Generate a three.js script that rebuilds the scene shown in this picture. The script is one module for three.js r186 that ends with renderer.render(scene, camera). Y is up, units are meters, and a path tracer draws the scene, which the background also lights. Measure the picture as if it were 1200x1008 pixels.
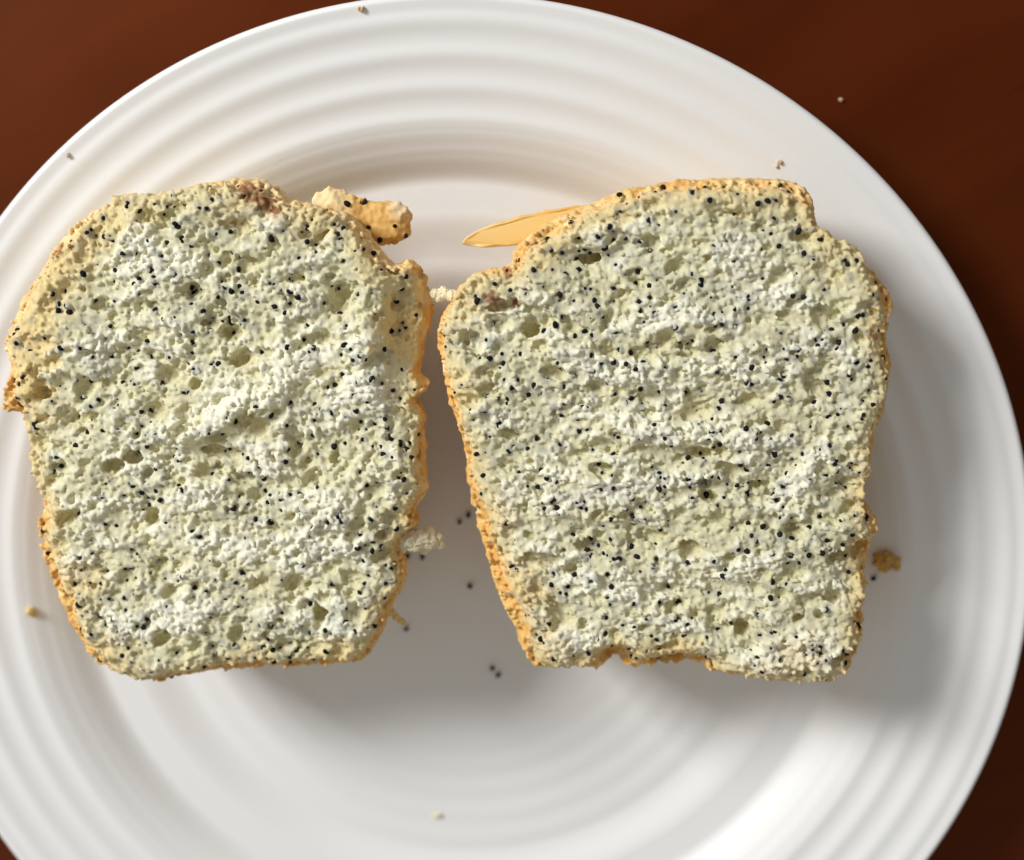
import * as THREE from 'three';
import { mergeGeometries } from 'three/addons/utils/BufferGeometryUtils.js';
import { RectAreaLightUniformsLib } from 'three/addons/lights/RectAreaLightUniformsLib.js';

// ------------------------------------------------------------------ camera, light, exposure
const scene = new THREE.Scene();
const FOV = 40, PITCH = -0.207, YAW = -0.0417;
const camera = new THREE.PerspectiveCamera(FOV, 1200 / 1008, 0.01, 20);
camera.position.set(0.0193, 0.2244, -0.0740);
camera.up.set(0, 0, -1);
camera.lookAt(0.0193 + Math.tan(YAW), 0.2244 - 1, -0.0740 - Math.tan(PITCH));
camera.focus = 0.1935;                       // on the torn faces
camera.userData.fStop = 8;
camera.updateMatrixWorld(true);

RectAreaLightUniformsLib.init();
scene.background = new THREE.Color(0.305, 0.302, 0.291);   // the light that the room itself gives back
const renderer = new THREE.WebGLRenderer({ antialias: true });
renderer.toneMapping = THREE.LinearToneMapping;
renderer.toneMappingExposure = 1.0;
renderer.shadowMap.enabled = true;

function windowLight(x, y, z, w, h, intensity, color) {
  const l = new THREE.RectAreaLight(color, intensity, w, h);
  l.position.set(x, y, z);
  l.lookAt(0, 0.02, 0);
  scene.add(l);
  return l;
}
windowLight(-0.70, 0.59, -0.54, 0.30, 0.30, 43, new THREE.Color(1.0, 0.997, 0.99));  // window up on the left
windowLight(-0.45, 0.40, 0.70, 0.4, 0.35, 0.9, new THREE.Color(1.0, 0.97, 0.93));       // second, weaker opening behind the viewer

// ------------------------------------------------------------------ helpers
function rng(seed) {                                   // mulberry32
  let a = seed >>> 0;
  return () => {
    a = (a + 0x6D2B79F5) | 0;
    let t = Math.imul(a ^ (a >>> 15), 1 | a);
    t = (t + Math.imul(t ^ (t >>> 7), 61 | t)) ^ t;
    return ((t ^ (t >>> 14)) >>> 0) / 4294967296;
  };
}
function makeNoise(seed) {                             // gradient noise in three dimensions, about -1 .. 1
  const r = rng(seed), p = new Uint8Array(512), g = new Float32Array(256 * 3);
  const q = Array.from({ length: 256 }, (_, i) => i);
  for (let i = 255; i > 0; i--) { const j = Math.floor(r() * (i + 1)); [q[i], q[j]] = [q[j], q[i]]; }
  for (let i = 0; i < 512; i++) p[i] = q[i & 255];
  for (let i = 0; i < 256; i++) {
    const z = 2 * r() - 1, a = 2 * Math.PI * r(), s = Math.sqrt(1 - z * z);
    g[3 * i] = s * Math.cos(a); g[3 * i + 1] = s * Math.sin(a); g[3 * i + 2] = z;
  }
  const dot = (h, x, y, z) => g[3 * h] * x + g[3 * h + 1] * y + g[3 * h + 2] * z;
  return (x, y, z) => {
    const fx = Math.floor(x), fy = Math.floor(y), fz = Math.floor(z);
    const X = fx & 255, Y = fy & 255, Z = fz & 255;
    x -= fx; y -= fy; z -= fz;
    const u = x * x * x * (x * (x * 6 - 15) + 10), v = y * y * y * (y * (y * 6 - 15) + 10), w = z * z * z * (z * (z * 6 - 15) + 10);
    const A = p[X] + Y, AA = p[A] + Z, AB = p[A + 1] + Z, B = p[X + 1] + Y, BA = p[B] + Z, BB = p[B + 1] + Z;
    const l = (t, a, b) => a + t * (b - a);
    return 1.6 * l(w,
      l(v, l(u, dot(p[AA], x, y, z), dot(p[BA], x - 1, y, z)), l(u, dot(p[AB], x, y - 1, z), dot(p[BB], x - 1, y - 1, z))),
      l(v, l(u, dot(p[AA + 1], x, y, z - 1), dot(p[BA + 1], x - 1, y, z - 1)), l(u, dot(p[AB + 1], x, y - 1, z - 1), dot(p[BB + 1], x - 1, y - 1, z - 1))));
  };
}
const noiseA = makeNoise(11), noiseB = makeNoise(47), noiseC = makeNoise(83);
const clamp = (x, a = 0, b = 1) => Math.min(b, Math.max(a, x));
const smooth = (a, b, x) => { const t = clamp((x - a) / (b - a)); return t * t * (3 - 2 * t); };
const mix3 = (a, b, t) => [a[0] + (b[0] - a[0]) * t, a[1] + (b[1] - a[1]) * t, a[2] + (b[2] - a[2]) * t];

// where the sight line through a point of the photograph (1200 x 1008) meets the height h; all in millimetres
const eye = camera.position.clone().multiplyScalar(1000);
const fwd = new THREE.Vector3(), right = new THREE.Vector3(), upv = new THREE.Vector3();
camera.matrixWorld.extractBasis(right, upv, fwd);
const FPX = 504 / Math.tan(THREE.MathUtils.degToRad(FOV / 2));
function at(px, py, h) {
  const d = new THREE.Vector3().addScaledVector(fwd, -FPX).addScaledVector(right, px - 600).addScaledVector(upv, 504 - py);
  return eye.clone().addScaledVector(d, (h - eye.y) / d.y);
}
const used = {};
function numbered(name) {
  const n = (used[name] = (used[name] ?? -1) + 1);
  return n ? `${name}_${String(n).padStart(3, '0')}` : name;
}
function tag(o, label, category, group) {
  o.userData.label = label; o.userData.category = category;
  if (group) o.userData.group = group;
  return o;
}
function mesh(name, geometry, material, parent = scene) {
  const m = new THREE.Mesh(geometry, material);
  m.name = parent === scene ? numbered(name) : name;
  m.castShadow = m.receiveShadow = true;
  parent.add(m);
  return m;
}

// ------------------------------------------------------------------ the wooden table
const WOOD = (() => {
  const N = 1024, data = new Uint8Array(N * N * 4), rough = new Uint8Array(N * N * 4);
  for (let j = 0; j < N; j++) for (let i = 0; i < N; i++) {
    const x = i / N, y = j / N;
    const warp = noiseA(x * 3, y * 5, 1.5) * 0.35 + noiseB(x * 8, y * 10, 4.2) * 0.08;
    const ring = noiseA(x * 2.2 + warp, y * 26 + warp * 5, 7.7) * 0.6 + noiseB(x * 5, y * 90, 2.1) * 0.3;
    const pore = Math.max(0, noiseC(x * 22, y * 300, 5.5) - 0.45) * 0.9;
    const spot = noiseC(x * 18, y * 22, 9.1);
    const v = clamp(0.5 + ring * 0.5 + spot * 0.16 - pore * 0.6);
    const c = mix3([0.044, 0.0078, 0.0024], [0.100, 0.0190, 0.0050], v);
    const k = 4 * (j * N + i);
    for (let a = 0; a < 3; a++) data[k + a] = 255 * (c[a] <= 0.0031308 ? 12.92 * c[a] : 1.055 * Math.pow(c[a], 1 / 2.4) - 0.055);
    data[k + 3] = 255;
    const r = clamp(0.5 + spot * 0.06 + noiseB(x * 60, y * 60, 3.3) * 0.05 + pore * 0.2);
    rough[k] = rough[k + 1] = rough[k + 2] = 255 * r; rough[k + 3] = 255;
  }
  const make = (d, srgb) => {
    const t = new THREE.DataTexture(d, N, N, THREE.RGBAFormat);
    t.wrapS = t.wrapT = THREE.RepeatWrapping; t.magFilter = t.minFilter = THREE.LinearFilter;
    if (srgb) t.colorSpace = THREE.SRGBColorSpace;
    t.needsUpdate = true;
    return t;
  };
  return new THREE.MeshPhysicalMaterial({ map: make(data, true), roughnessMap: make(rough, false), roughness: 1, specularIntensity: 0.85, specularColor: new THREE.Color(1, 0.24, 0.04) });
})();
{
  const g = new THREE.BoxGeometry(1.1, 0.03, 0.9);
  const p = g.attributes.position, uv = g.attributes.uv, c = Math.cos(0.5), s = Math.sin(0.5);
  for (let i = 0; i < p.count; i++) uv.setXY(i, (p.getX(i) * c - p.getZ(i) * s) / 0.45, (p.getX(i) * s + p.getZ(i) * c) / 0.45);
  const t = mesh('tabletop', g, WOOD);
  t.position.set(0.05, -0.015, 0.05);
  t.userData.kind = 'structure';
  t.userData.label = 'polished reddish brown wooden table top under the plate';
}

// ------------------------------------------------------------------ the plate
const FLOOR = 5.0;                                       // height of the well's floor, mm
function plateTop(r) {
  const step = (a, b, h) => h * smooth(a, b, r);
  let y = FLOOR + step(60, 69, 2.1) + 0.4 * clamp((r - 69) / 5) + step(73.6, 80.0, 3.6) + step(78.4, 83.8, 2.1);
  y += 3.9 * clamp((r - 83) / 22);
  const wave = Math.cos(2 * Math.PI * (r - 100.75) / 5.4);            // ridges turned into the clay
  y += 0.145 * (wave + 0.15 * wave * wave) * smooth(82.5, 85, r) * smooth(103.8, 101.5, r);
  y += 0.045 * wave * smooth(63, 59, r) * smooth(30, 44, r);
  return y;
}
{
  const pts = [], V = (r, y) => pts.push(new THREE.Vector2(r / 1000, y / 1000));
  const N = 420;
  for (let i = 0; i <= N; i++) { const r = 104 * i / N; V(Math.max(r, 1e-4), plateTop(r)); }
  const yl = plateTop(104);
  for (let i = 1; i <= 12; i++) { const a = Math.PI / 2 - Math.PI * i / 12; V(104 + 1.15 * Math.cos(a) * 0.9, yl - 1.15 + 1.15 * Math.sin(a)); }
  V(100, yl - 3.1); V(92, yl - 4.6); V(84, 8.6); V(77, 4.9); V(70, 3.6); V(66, 2.6); V(63, 2.2); V(62, 0.25); V(61, 0.02); V(58, 0.02); V(57, 0.3); V(55.5, 2.0); V(30, 2.3); V(0.1, 2.3);
  const g = new THREE.LatheGeometry(pts.slice().reverse(), 256);
  const ceramic = new THREE.MeshPhysicalMaterial({ color: new THREE.Color(0.805, 0.805, 0.795), roughness: 0.5, clearcoat: 0.2, clearcoatRoughness: 0.32 });
  ceramic.side = THREE.DoubleSide;
  const plate = mesh('plate', g, ceramic);
  tag(plate, 'round white glazed plate with ridged rim holding the muffin halves', 'plate');
}

// ------------------------------------------------------------------ surfaces out of a field on a grid
function surfaceNets(F, nx, ny, nz, s, ox, oy, oz) {      // F > 0 inside; index = (y * nz + z) * nx + x
  const id = new Int32Array(nx * ny * nz).fill(-1), pos = [], idx = [];
  const sx = 1, sz = nx, sy = nx * nz;
  const corner = [0, sx, sz, sx + sz, sy, sy + sx, sy + sz, sy + sx + sz];
  const edges = [[0, 1], [2, 3], [4, 5], [6, 7], [0, 2], [1, 3], [4, 6], [5, 7], [0, 4], [1, 5], [2, 6], [3, 7]];
  let n = 0;
  for (let y = 0; y < ny - 1; y++) for (let z = 0; z < nz - 1; z++) {
    let c = (y * nz + z) * nx;
    for (let x = 0; x < nx - 1; x++, c++) {
      const a = F[c] > 0;
      if (a === F[c + sx] > 0 && a === F[c + sz] > 0 && a === F[c + sx + sz] > 0 && a === F[c + sy] > 0 && a === F[c + sy + sx] > 0 && a === F[c + sy + sz] > 0 && a === F[c + sy + sx + sz] > 0) continue;
      let px = 0, py = 0, pz = 0, k = 0;
      for (const [e0, e1] of edges) {
        const f0 = F[c + corner[e0]], f1 = F[c + corner[e1]];
        if (f0 > 0 === f1 > 0) continue;
        const t = f0 / (f0 - f1);
        px += (e0 & 1) + t * ((e1 & 1) - (e0 & 1));
        pz += ((e0 >> 1) & 1) + t * (((e1 >> 1) & 1) - ((e0 >> 1) & 1));
        py += ((e0 >> 2) & 1) + t * (((e1 >> 2) & 1) - ((e0 >> 2) & 1));
        k++;
      }
      id[c] = n++;
      pos.push(ox + (x + px / k) * s, oy + (y + py / k) * s, oz + (z + pz / k) * s);
    }
  }
  const quad = (a, b, c, d, flip) => { if (a < 0 || b < 0 || c < 0 || d < 0) return; flip ? idx.push(a, c, b, a, d, c) : idx.push(a, b, c, a, c, d); };
  for (let y = 1; y < ny - 1; y++) for (let z = 1; z < nz - 1; z++) {
    let c = (y * nz + z) * nx + 1;
    for (let x = 1; x < nx - 1; x++, c++) {
      const a = F[c] > 0;
      if (a !== F[c + sx] > 0) quad(id[c], id[c - sz], id[c - sz - sy], id[c - sy], a);
      if (a !== F[c + sy] > 0) quad(id[c], id[c - sx], id[c - sx - sz], id[c - sz], a);
      if (a !== F[c + sz] > 0) quad(id[c], id[c - sy], id[c - sy - sx], id[c - sx], a);
    }
  }
  return { pos, idx };
}
function catmull(pts, per) {
  const out = [], n = pts.length;
  for (let i = 0; i < n; i++) {
    const [a, b, c, d] = [pts[(i + n - 1) % n], pts[i], pts[(i + 1) % n], pts[(i + 2) % n]];
    for (let k = 0; k < per; k++) {
      const t = k / per, t2 = t * t, t3 = t2 * t;
      out.push([0, 1].map((q) => 0.5 * (2 * b[q] + (c[q] - a[q]) * t + (2 * a[q] - 5 * b[q] + 4 * c[q] - d[q]) * t2 + (3 * b[q] - a[q] - 3 * c[q] + d[q]) * t3)));
    }
  }
  return out;
}
function distanceGrid(poly, x0, z0, nx, nz, s) {          // signed, positive inside
  const D = new Float32Array(nx * nz);
  for (let j = 0; j < nz; j++) for (let i = 0; i < nx; i++) {
    const x = x0 + i * s, z = z0 + j * s;
    let best = 1e9, inside = false;
    for (let k = 0, m = poly.length - 1; k < poly.length; m = k++) {
      const [ax, az] = poly[m], [bx, bz] = poly[k], ex = bx - ax, ez = bz - az;
      const t = clamp(((x - ax) * ex + (z - az) * ez) / (ex * ex + ez * ez + 1e-9));
      const dx = x - ax - ex * t, dz = z - az - ez * t, d = dx * dx + dz * dz;
      if (d < best) best = d;
      if (az > z !== bz > z && x < ((bx - ax) * (z - az)) / (bz - az) + ax) inside = !inside;
    }
    D[j * nx + i] = inside ? Math.sqrt(best) : -Math.sqrt(best);
  }
  return (x, z) => {
    const u = clamp((x - x0) / s, 0, nx - 1.001), v = clamp((z - z0) / s, 0, nz - 1.001), i = u | 0, j = v | 0, a = u - i, b = v - j, k = j * nx + i;
    return (D[k] * (1 - a) + D[k + 1] * a) * (1 - b) + (D[k + nx] * (1 - a) + D[k + nx + 1] * a) * b;
  };
}
const smin = (a, b, k) => { const h = clamp(0.5 + 0.5 * (b - a) / k); return b + (a - b) * h - k * h * (1 - h); };
const pairs = (a, n) => { const o = []; for (let i = 0; i < a.length; i += n) o.push(a.slice(i, i + n)); return o; };

// ------------------------------------------------------------------ poppy seeds
const seedMats = [[0.005, 0.005, 0.005], [0.008, 0.0078, 0.008], [0.016, 0.0155, 0.018], [0.014, 0.009, 0.006]].map((c) => new THREE.MeshPhysicalMaterial({ color: new THREE.Color(...c), roughness: 0.8, specularIntensity: 0.35 }));
const seedShapes = [0, 1, 2].map((k) => {                // a kidney, about a millimetre long
  const g = new THREE.SphereGeometry(1, 7, 5), p = g.attributes.position;
  for (let i = 0; i < p.count; i++) {
    let x = p.getX(i), y = p.getY(i), z = p.getZ(i);
    const bend = 0.22 * (1 - x * x);
    z += bend - 0.1; y *= 0.82 - 0.05 * k; z *= 0.86; x *= 1.0 + 0.05 * k;
    if (z < -0.5) z += 0.2 * (1 - Math.abs(x));
    p.setXYZ(i, x * 0.00059, y * 0.00059, z * 0.00059);
  }
  g.computeVertexNormals();
  return g;
});
function seedMesh(r, parent, name = 'poppy_seed') {
  const m = mesh(name, seedShapes[Math.floor(r() * 3)], seedMats[Math.min(3, Math.floor(Math.pow(r(), 1.3) * 4))], parent);
  m.rotation.set(r() * 6.28, r() * 6.28, r() * 6.28);
  m.scale.setScalar(0.72 + 0.45 * r());
  return m;
}

// ------------------------------------------------------------------ half a muffin, torn face up
const CREAM = [0.985, 0.972, 0.80], MEMBRANE_AND_SHADE = [0.80, 0.762, 0.495], YELLOW = [0.88, 0.70, 0.34];  // the olive serves moist cell walls and the painted shade in pores
const GOLD = [0.80, 0.51, 0.17], AMBER = [0.66, 0.35, 0.09], PALE = [0.86, 0.70, 0.40], BROWN = [0.26, 0.078, 0.026];
const crumbMat = new THREE.MeshPhysicalMaterial({ vertexColors: true, roughness: 1, specularIntensity: 0.3, transmission: 0.25, thickness: 0 });   // light seeps a little way into the crumb
const crustMat = new THREE.MeshPhysicalMaterial({ vertexColors: true, roughness: 0.6, specularIntensity: 0.6 });
const FACE = 35, DEEP = FACE - FLOOR;                     // mm

function muffinHalf(o) {
  const r = rng(o.seed), S = 0.18;
  const outline = catmull(pairs(o.outline, 2).map(([x, y]) => { const p = at(x, y, FACE - 1); return [p.x, p.z]; }), 5);
  let [x0, x1, z0, z1] = [1e9, -1e9, 1e9, -1e9];
  for (const [x, z] of outline) { x0 = Math.min(x0, x); x1 = Math.max(x1, x); z0 = Math.min(z0, z); z1 = Math.max(z1, z); }
  const cx = (x0 + x1) / 2, cz = (z0 + z1) / 2, hw = (x1 - x0) / 2 + 2.5, hd = (z1 - z0) / 2 + 2.5;
  const poly = outline.map(([x, z]) => [x - cx, z - cz]);
  const loc = (px, py, h = FACE) => { const p = at(px, py, h); return [p.x - cx, p.z - cz]; };
  const sd = distanceGrid(poly, -hw, -hd, Math.ceil(2 * hw / 0.5) + 2, Math.ceil(2 * hd / 0.5) + 2, 0.5);
  const wide = Math.min(hw, hd) - 2.5;
  const inset = (t, z) => (t <= 0 ? 0 : (wide - 1) * (1 - Math.pow(Math.max(0, 1 - (t / (DEEP + 0.6)) ** 2.5), 0.4)) * (1 - 0.8 * smooth(0.35, 0.8, z / hd)) - 0.3 * Math.sin(Math.PI * Math.min(1, t / 10)));
  const bands = pairs(o.crust, 4).map(([px, py, w, sg]) => [...loc(px, py), w, sg]);
  const lumps = pairs(o.lumps, 6).map(([px, py, rx, rz, a, turn]) => [...loc(px, py), rx, rz, a, Math.cos(turn), Math.sin(turn)]);
  const streak = o.streak;
  // how torn and fluffy (1) or smooth and moist (0) the crumb is at a place
  const tufts = pairs(o.tufts, 6).map(([px, py, rx, rz, a, turn]) => [...loc(px, py), rx, rz, a, Math.cos(turn), Math.sin(turn)]);
  const bell = (list, x, z) => {
    let h = 0;
    for (const [lx, lz, rx, rz, a, c, s] of list) {
      const dx = x - lx, dz = z - lz, u = (dx * c + dz * s) / rx, v = (-dx * s + dz * c) / rz, q = u * u + v * v;
      if (q < 6) h += a * Math.exp(-q * q * 0.7 - q * 0.3);
    }
    return h;
  };
  const fluff = (x, z) => {
    const wx = x + 1.1 * noiseC(x * 0.33, 9, z * 0.33) + 0.5 * noiseC(x * 1.1, 19, z * 1.1), wz = z + 1.1 * noiseC(x * 0.33, 29, z * 0.33) + 0.5 * noiseC(x * 1.1, 39, z * 1.1);
    const tuft = bell(tufts, wx, wz);
    const u = x * streak[0] + z * streak[1], v = -x * streak[1] + z * streak[0];
    return smooth(0.2, 0.85, 0.36 + 0.75 * tuft + 0.42 * noiseA(u * 0.11 + o.seed, v * 0.2, 3.7) + 0.5 * noiseB(u * 0.26, v * 0.45 + o.seed, 8.1) + 0.25 * noiseC(u * 0.7, v * 1.0 + o.seed, 4.4) - 0.4 * smooth(4.5, 0.5, sd(x, z)));
  };
  const bandAt = (x, z) => { let b = 0; for (const [bx, bz, w, sg] of bands) b = Math.max(b, w * Math.exp(-((x - bx) ** 2 + (z - bz) ** 2) / (2 * sg * sg))); return b; };
  const topAt = (x, z) => {
    let h = 1.0 * noiseA(x * 0.075 + o.seed, z * 0.085, 1.3) + 0.55 * noiseB(x * 0.19, z * 0.2 + o.seed, 5.5) + 0.55 * (fluff(x, z) - 0.5);
    h += bell(lumps, x, z);
    const d = sd(x, z), b = bandAt(x, z) * (1 + 0.45 * noiseC(x * 0.45, z * 0.45, o.seed));
    if (b > 0.2) h -= (2.3 + 0.9 * noiseA(x * 0.6, 8, z * 0.6)) * smooth(b, 0, d + 0.5 * noiseB(x * 0.9, 5, z * 0.9)) + 0.5 * smooth(b * 1.6, b * 0.7, d);
    return h - 0.9 * smooth(3.5, 0, d);
  };

  // the field
  const nx = Math.ceil(2 * hw / S) + 2, nz = Math.ceil(2 * hd / S) + 2, LOW = -8.4, HIGH = 3.4, ny = Math.ceil((HIGH - LOW) / S);
  const F = new Float32Array(nx * ny * nz), T = new Float32Array(nx * nz), L = new Float32Array(nx * nz), D = new Float32Array(nx * nz);
  for (let k = 0; k < nz; k++) for (let i = 0; i < nx; i++) {
    const x = -hw + i * S, z = -hd + k * S, c = k * nx + i;
    D[c] = sd(x, z);
    if (D[c] > -3.2) { T[c] = topAt(x, z); L[c] = fluff(x, z); }
  }
  for (let j = 0; j < ny; j++) {
    const y = LOW + j * S;
    for (let k = 0; k < nz; k++) for (let i = 0, ins = inset(-y, -hd + k * S); i < nx; i++) {
      const c2 = k * nx + i, c = j * nx * nz + c2, dB = D[c2] - ins, dT = (T[c2] - y) * 0.8;
      const m = Math.min(dB + 0.75, dT);
      if (m < -1.6 || m > 2.6) { F[c] = clamp(m, -3, 3); continue; }
      const x = -hw + i * S, z = -hd + k * S;
      const n1 = noiseA(x * 0.95, y * 0.95, z * 0.95), n2 = noiseB(x * 2.1, y * 2.1, z * 2.1);
      const edge = 0.55 * noiseC(x * 0.42, y * 0.42, z * 0.42) + (0.3 + 0.3 * smooth(-2.5, -0.3, y)) * n1 + (0.15 + 0.22 * smooth(-2.5, -0.3, y)) * n2;
      F[c] = smin(dB + 0.4 + edge, dT + (0.12 + 0.06 * L[c2]) * n1 + (0.065 + 0.06 * L[c2]) * n2 + (0.06 + 0.07 * L[c2]) * noiseC(x * 4.1, y * 4.1, z * 4.1), 0.7);
    }
  }
  const topOf = (x, z) => {                               // height of the surface as it is now
    const i = clamp(Math.round((x + hw) / S), 0, nx - 1), k = clamp(Math.round((z + hd) / S), 0, nz - 1);
    for (let j = ny - 2; j > 0; j--) {
      const f = F[(j * nz + k) * nx + i];
      if (f > 0) return LOW + (j + f / (f - F[((j + 1) * nz + k) * nx + i])) * S;
    }
    return null;
  };
  const stamp = (x, y, z, rx, ry, rz, turn, sign, k) => {  // a grain added (+) or a bubble taken out (-)
    const R = Math.max(rx, rz), c = Math.cos(turn), s = Math.sin(turn), m = Math.min(rx, ry, rz), pad = 0.45;
    const i0 = Math.max(0, Math.floor((x - R - pad + hw) / S)), i1 = Math.min(nx - 1, Math.ceil((x + R + pad + hw) / S));
    const k0 = Math.max(0, Math.floor((z - R - pad + hd) / S)), k1 = Math.min(nz - 1, Math.ceil((z + R + pad + hd) / S));
    const j0 = Math.max(0, Math.floor((y - ry - pad - LOW) / S)), j1 = Math.min(ny - 1, Math.ceil((y + ry + pad - LOW) / S));
    for (let j = j0; j <= j1; j++) for (let q = k0; q <= k1; q++) for (let i = i0; i <= i1; i++) {
      const X = -hw + i * S - x, Y = (LOW + j * S - y) / ry, Z = -hd + q * S - z;
      const u = (X * c + Z * s) / rx, v = (-X * s + Z * c) / rz;
      let d = (Math.sqrt(u * u + v * v + Y * Y) - 1) * m;
      const a = (j * nz + q) * nx + i;
      if (sign > 0) F[a] = -smin(-F[a], d, k);
      else {
        if (m > 0.6) d += 0.3 * noiseB(X * 1.1 + x, Y * 1.1, Z * 1.1 + z) + 0.14 * noiseA(X * 2.6 + x, Y * 2.6, Z * 2.6 + z);
        F[a] = smin(F[a], d, k);
      }
    }
  };
  const spot = () => { for (;;) { const x = (2 * r() - 1) * hw, z = (2 * r() - 1) * hd; if (sd(x, z) > 0.5) return [x, z]; } };
  const dir = Math.atan2(streak[1], streak[0]);
  for (const [px, py, rx, rz, ry, turn] of pairs(o.holes, 6)) {
    const [x, z] = loc(px, py), y = topOf(x, z) ?? 0;
    stamp(x, y - ry * (ry > 1.7 ? 0.7 : 0.35), z, rx, ry, rz, turn, -1, 0.25);
  }
  for (let n = 0; n < 400; n++) {                         // bubbles of the crumb, coarse to fine
    const [x, z] = spot(); if (sd(x, z) < 2) continue;
    const R = 0.85 + 1.0 * Math.pow(r(), 2.2), y = topOf(x, z); if (y === null) continue;
    stamp(x, y + R * (0.55 - 0.75 * r()), z, R * (1 + 0.7 * r()), R * (0.75 + 0.4 * r()), R * (0.7 + 0.3 * r()), dir + (r() - 0.5) * 1.3, -1, 0.2);
  }
  for (let n = 0; n < 4600; n++) {
    const [x, z] = spot(), l = fluff(x, z), y = topOf(x, z); if (y === null) continue;
    if (r() < 0.45 * (1 - l)) continue;
    const R = 0.22 + 0.42 * Math.pow(r(), 2.2);
    stamp(x, y + R * (0.4 - 0.6 * r()), z, R * (1 + 0.6 * r()), R, R * (0.75 + 0.3 * r()), dir + (r() - 0.5) * 2, -1, 0.18);
  }
  for (let n = 0; n < 21000; n++) {                       // torn grains that stand up
    const [x, z] = spot(); if (r() > 0.4 + 0.6 * fluff(x, z)) continue;
    const y = topOf(x, z); if (y === null) continue;
    const R = 0.13 + 0.17 * Math.pow(r(), 2.0);
    stamp(x, y + R * (0.9 * r() - 0.35), z, R * (1 + 1.1 * r()), R * (0.8 + 0.5 * r()), R, r() * 6.3, 1, 0.2);
  }
  for (let n = 0; n < 5000; n++) {                        // the torn edge crumbles into grains too
    const a = Math.floor(r() * poly.length), b = (a + 1) % poly.length, t = r(), q = 2.8 * r() * r() - 0.3;
    let x = poly[a][0] + (poly[b][0] - poly[a][0]) * t, z = poly[a][1] + (poly[b][1] - poly[a][1]) * t;
    const m = Math.hypot(x, z); x -= (x / m) * q; z -= (z / m) * q;
    const y = topOf(x, z); if (y === null || y < -4.5) continue;
    const R = 0.12 + 0.16 * r() * r();
    stamp(x, y + R * (0.8 * r() - 0.3), z, R * (1 + 0.9 * r()), R * (0.8 + 0.5 * r()), R, r() * 6.3, r() < 0.25 && y > -1.2 ? -1 : 1, 0.24);
  }

  // seeds: those the photograph shows plainly, then the lesser ones, thicker in drifts
  const seeds = [], near = (x, z, d) => seeds.some((q) => (q[0] - x) ** 2 + (q[2] - z) ** 2 < d * d);
  const put = (x, z, deep) => { const y = topOf(x, z); if (y !== null && y > -6) seeds.push([x, y - deep, z]); };
  for (const [px, py] of pairs(o.seeds, 2)) {
    let [x, z] = loc(px, py, FACE - 0.5);
    const y = topOf(x, z) ?? 0; [x, z] = loc(px, py, FACE + y);
    if (!near(x, z, 0.5)) put(x, z, 0.15 + 0.25 * r());
  }
  const plain = seeds.length;
  for (let n = 0; n < 20000 && seeds.length < plain + o.more; n++) {
    const [x, z] = spot(), drift = 0.5 + 0.9 * noiseC(x * 0.1, z * 0.13, o.seed + 2.5);
    if (r() > drift + 0.12 || near(x, z, 0.62)) continue;
    put(x, z, 0.18 + 0.5 * r());
  }

  const { pos, idx } = surfaceNets(F, nx, ny, nz, S, -hw, LOW, -hd);
  const nv = pos.length / 3, P = new Float32Array(pos), C = new Float32Array(nv * 3), shell = new Float32Array(nv);
  const marks = pairs(o.marks, 3).map(([px, py, w]) => [...loc(px, py), w]);
  const crustColor = (x, y, z) => {
    const a = clamp(0.5 + 0.7 * noiseA(x * 0.22, y * 0.35, z * 0.22 + o.seed) + 0.35 * noiseB(x * 0.9, y * 0.9, z * 0.9));
    const b = smooth(0.15, 0.6, noiseC(x * 0.4 + 9, y * 0.4, z * 0.4) + 0.3 * noiseB(x * 1.4, y * 1.4, z * 1.4));
    const pale = clamp(o.pale[0] * x + o.pale[1] * z + o.pale[2] + 0.35 * noiseA(x * 0.15, 2, z * 0.15));
    const toast = smooth(0.35, 0.75, noiseB(x * 0.5 + 3, y * 0.5, z * 0.5) + 0.35 * noiseA(x * 2.1, y * 2.1, z * 2.1));
    return mix3(mix3(mix3(mix3(GOLD, AMBER, a), PALE, 0.6 * b), PALE, 0.8 * pale), [0.34, 0.13, 0.035], 0.35 * toast);
  };
  const bin = new Map(), key = (x, z) => Math.floor(x / 1.5) * 1000 + Math.floor(z / 1.5);
  const stain = (x, y, z, w) => { const k = key(x, z); if (!bin.has(k)) bin.set(k, []); bin.get(k).push([x, y, z, w]); };
  for (const q of seeds) if (r() < 0.7) stain(q[0] + 0.5 * (r() - 0.5), q[1], q[2] + 0.5 * (r() - 0.5), 0.75 + 0.4 * r());
  for (let n = 0; n < 420; n++) {                         // seeds that lie just under the surface show through it
    const [x, z] = spot();
    if (r() < 0.4 + 0.9 * noiseC(x * 0.1, z * 0.13, o.seed + 2.5)) stain(x, topOf(x, z) ?? 0, z, 0.6 + 0.5 * r());
  }
  const warm = pairs(o.warm, 4).map(([px, py, w, a]) => [...loc(px, py), w, a]);
  for (let v = 0; v < nv; v++) {
    const x = P[3 * v], y = P[3 * v + 1], z = P[3 * v + 2], d = sd(x, z);
    const i = clamp(Math.round((x + hw) / S), 0, nx - 1), k = clamp(Math.round((z + hd) / S), 0, nz - 1), top = T[k * nx + i], l = L[k * nx + i];
    const dB = d + 0.4 - inset(-y, z) + 0.55 * noiseC(x * 0.42, y * 0.42, z * 0.42);
    const wallAndPoreShade = 0.45 * smooth(0.0, -1.1, y - top) + 0.9 * (1 - l) - 0.05;  // depth term paints shade into pores; fluff term marks smooth moist crumb
    const fine = 0.55 * noiseC(x * 1.25, y * 1.25, z * 1.25) + 0.6 * noiseB(x * 2.7, y * 2.7, z * 2.7);
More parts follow.
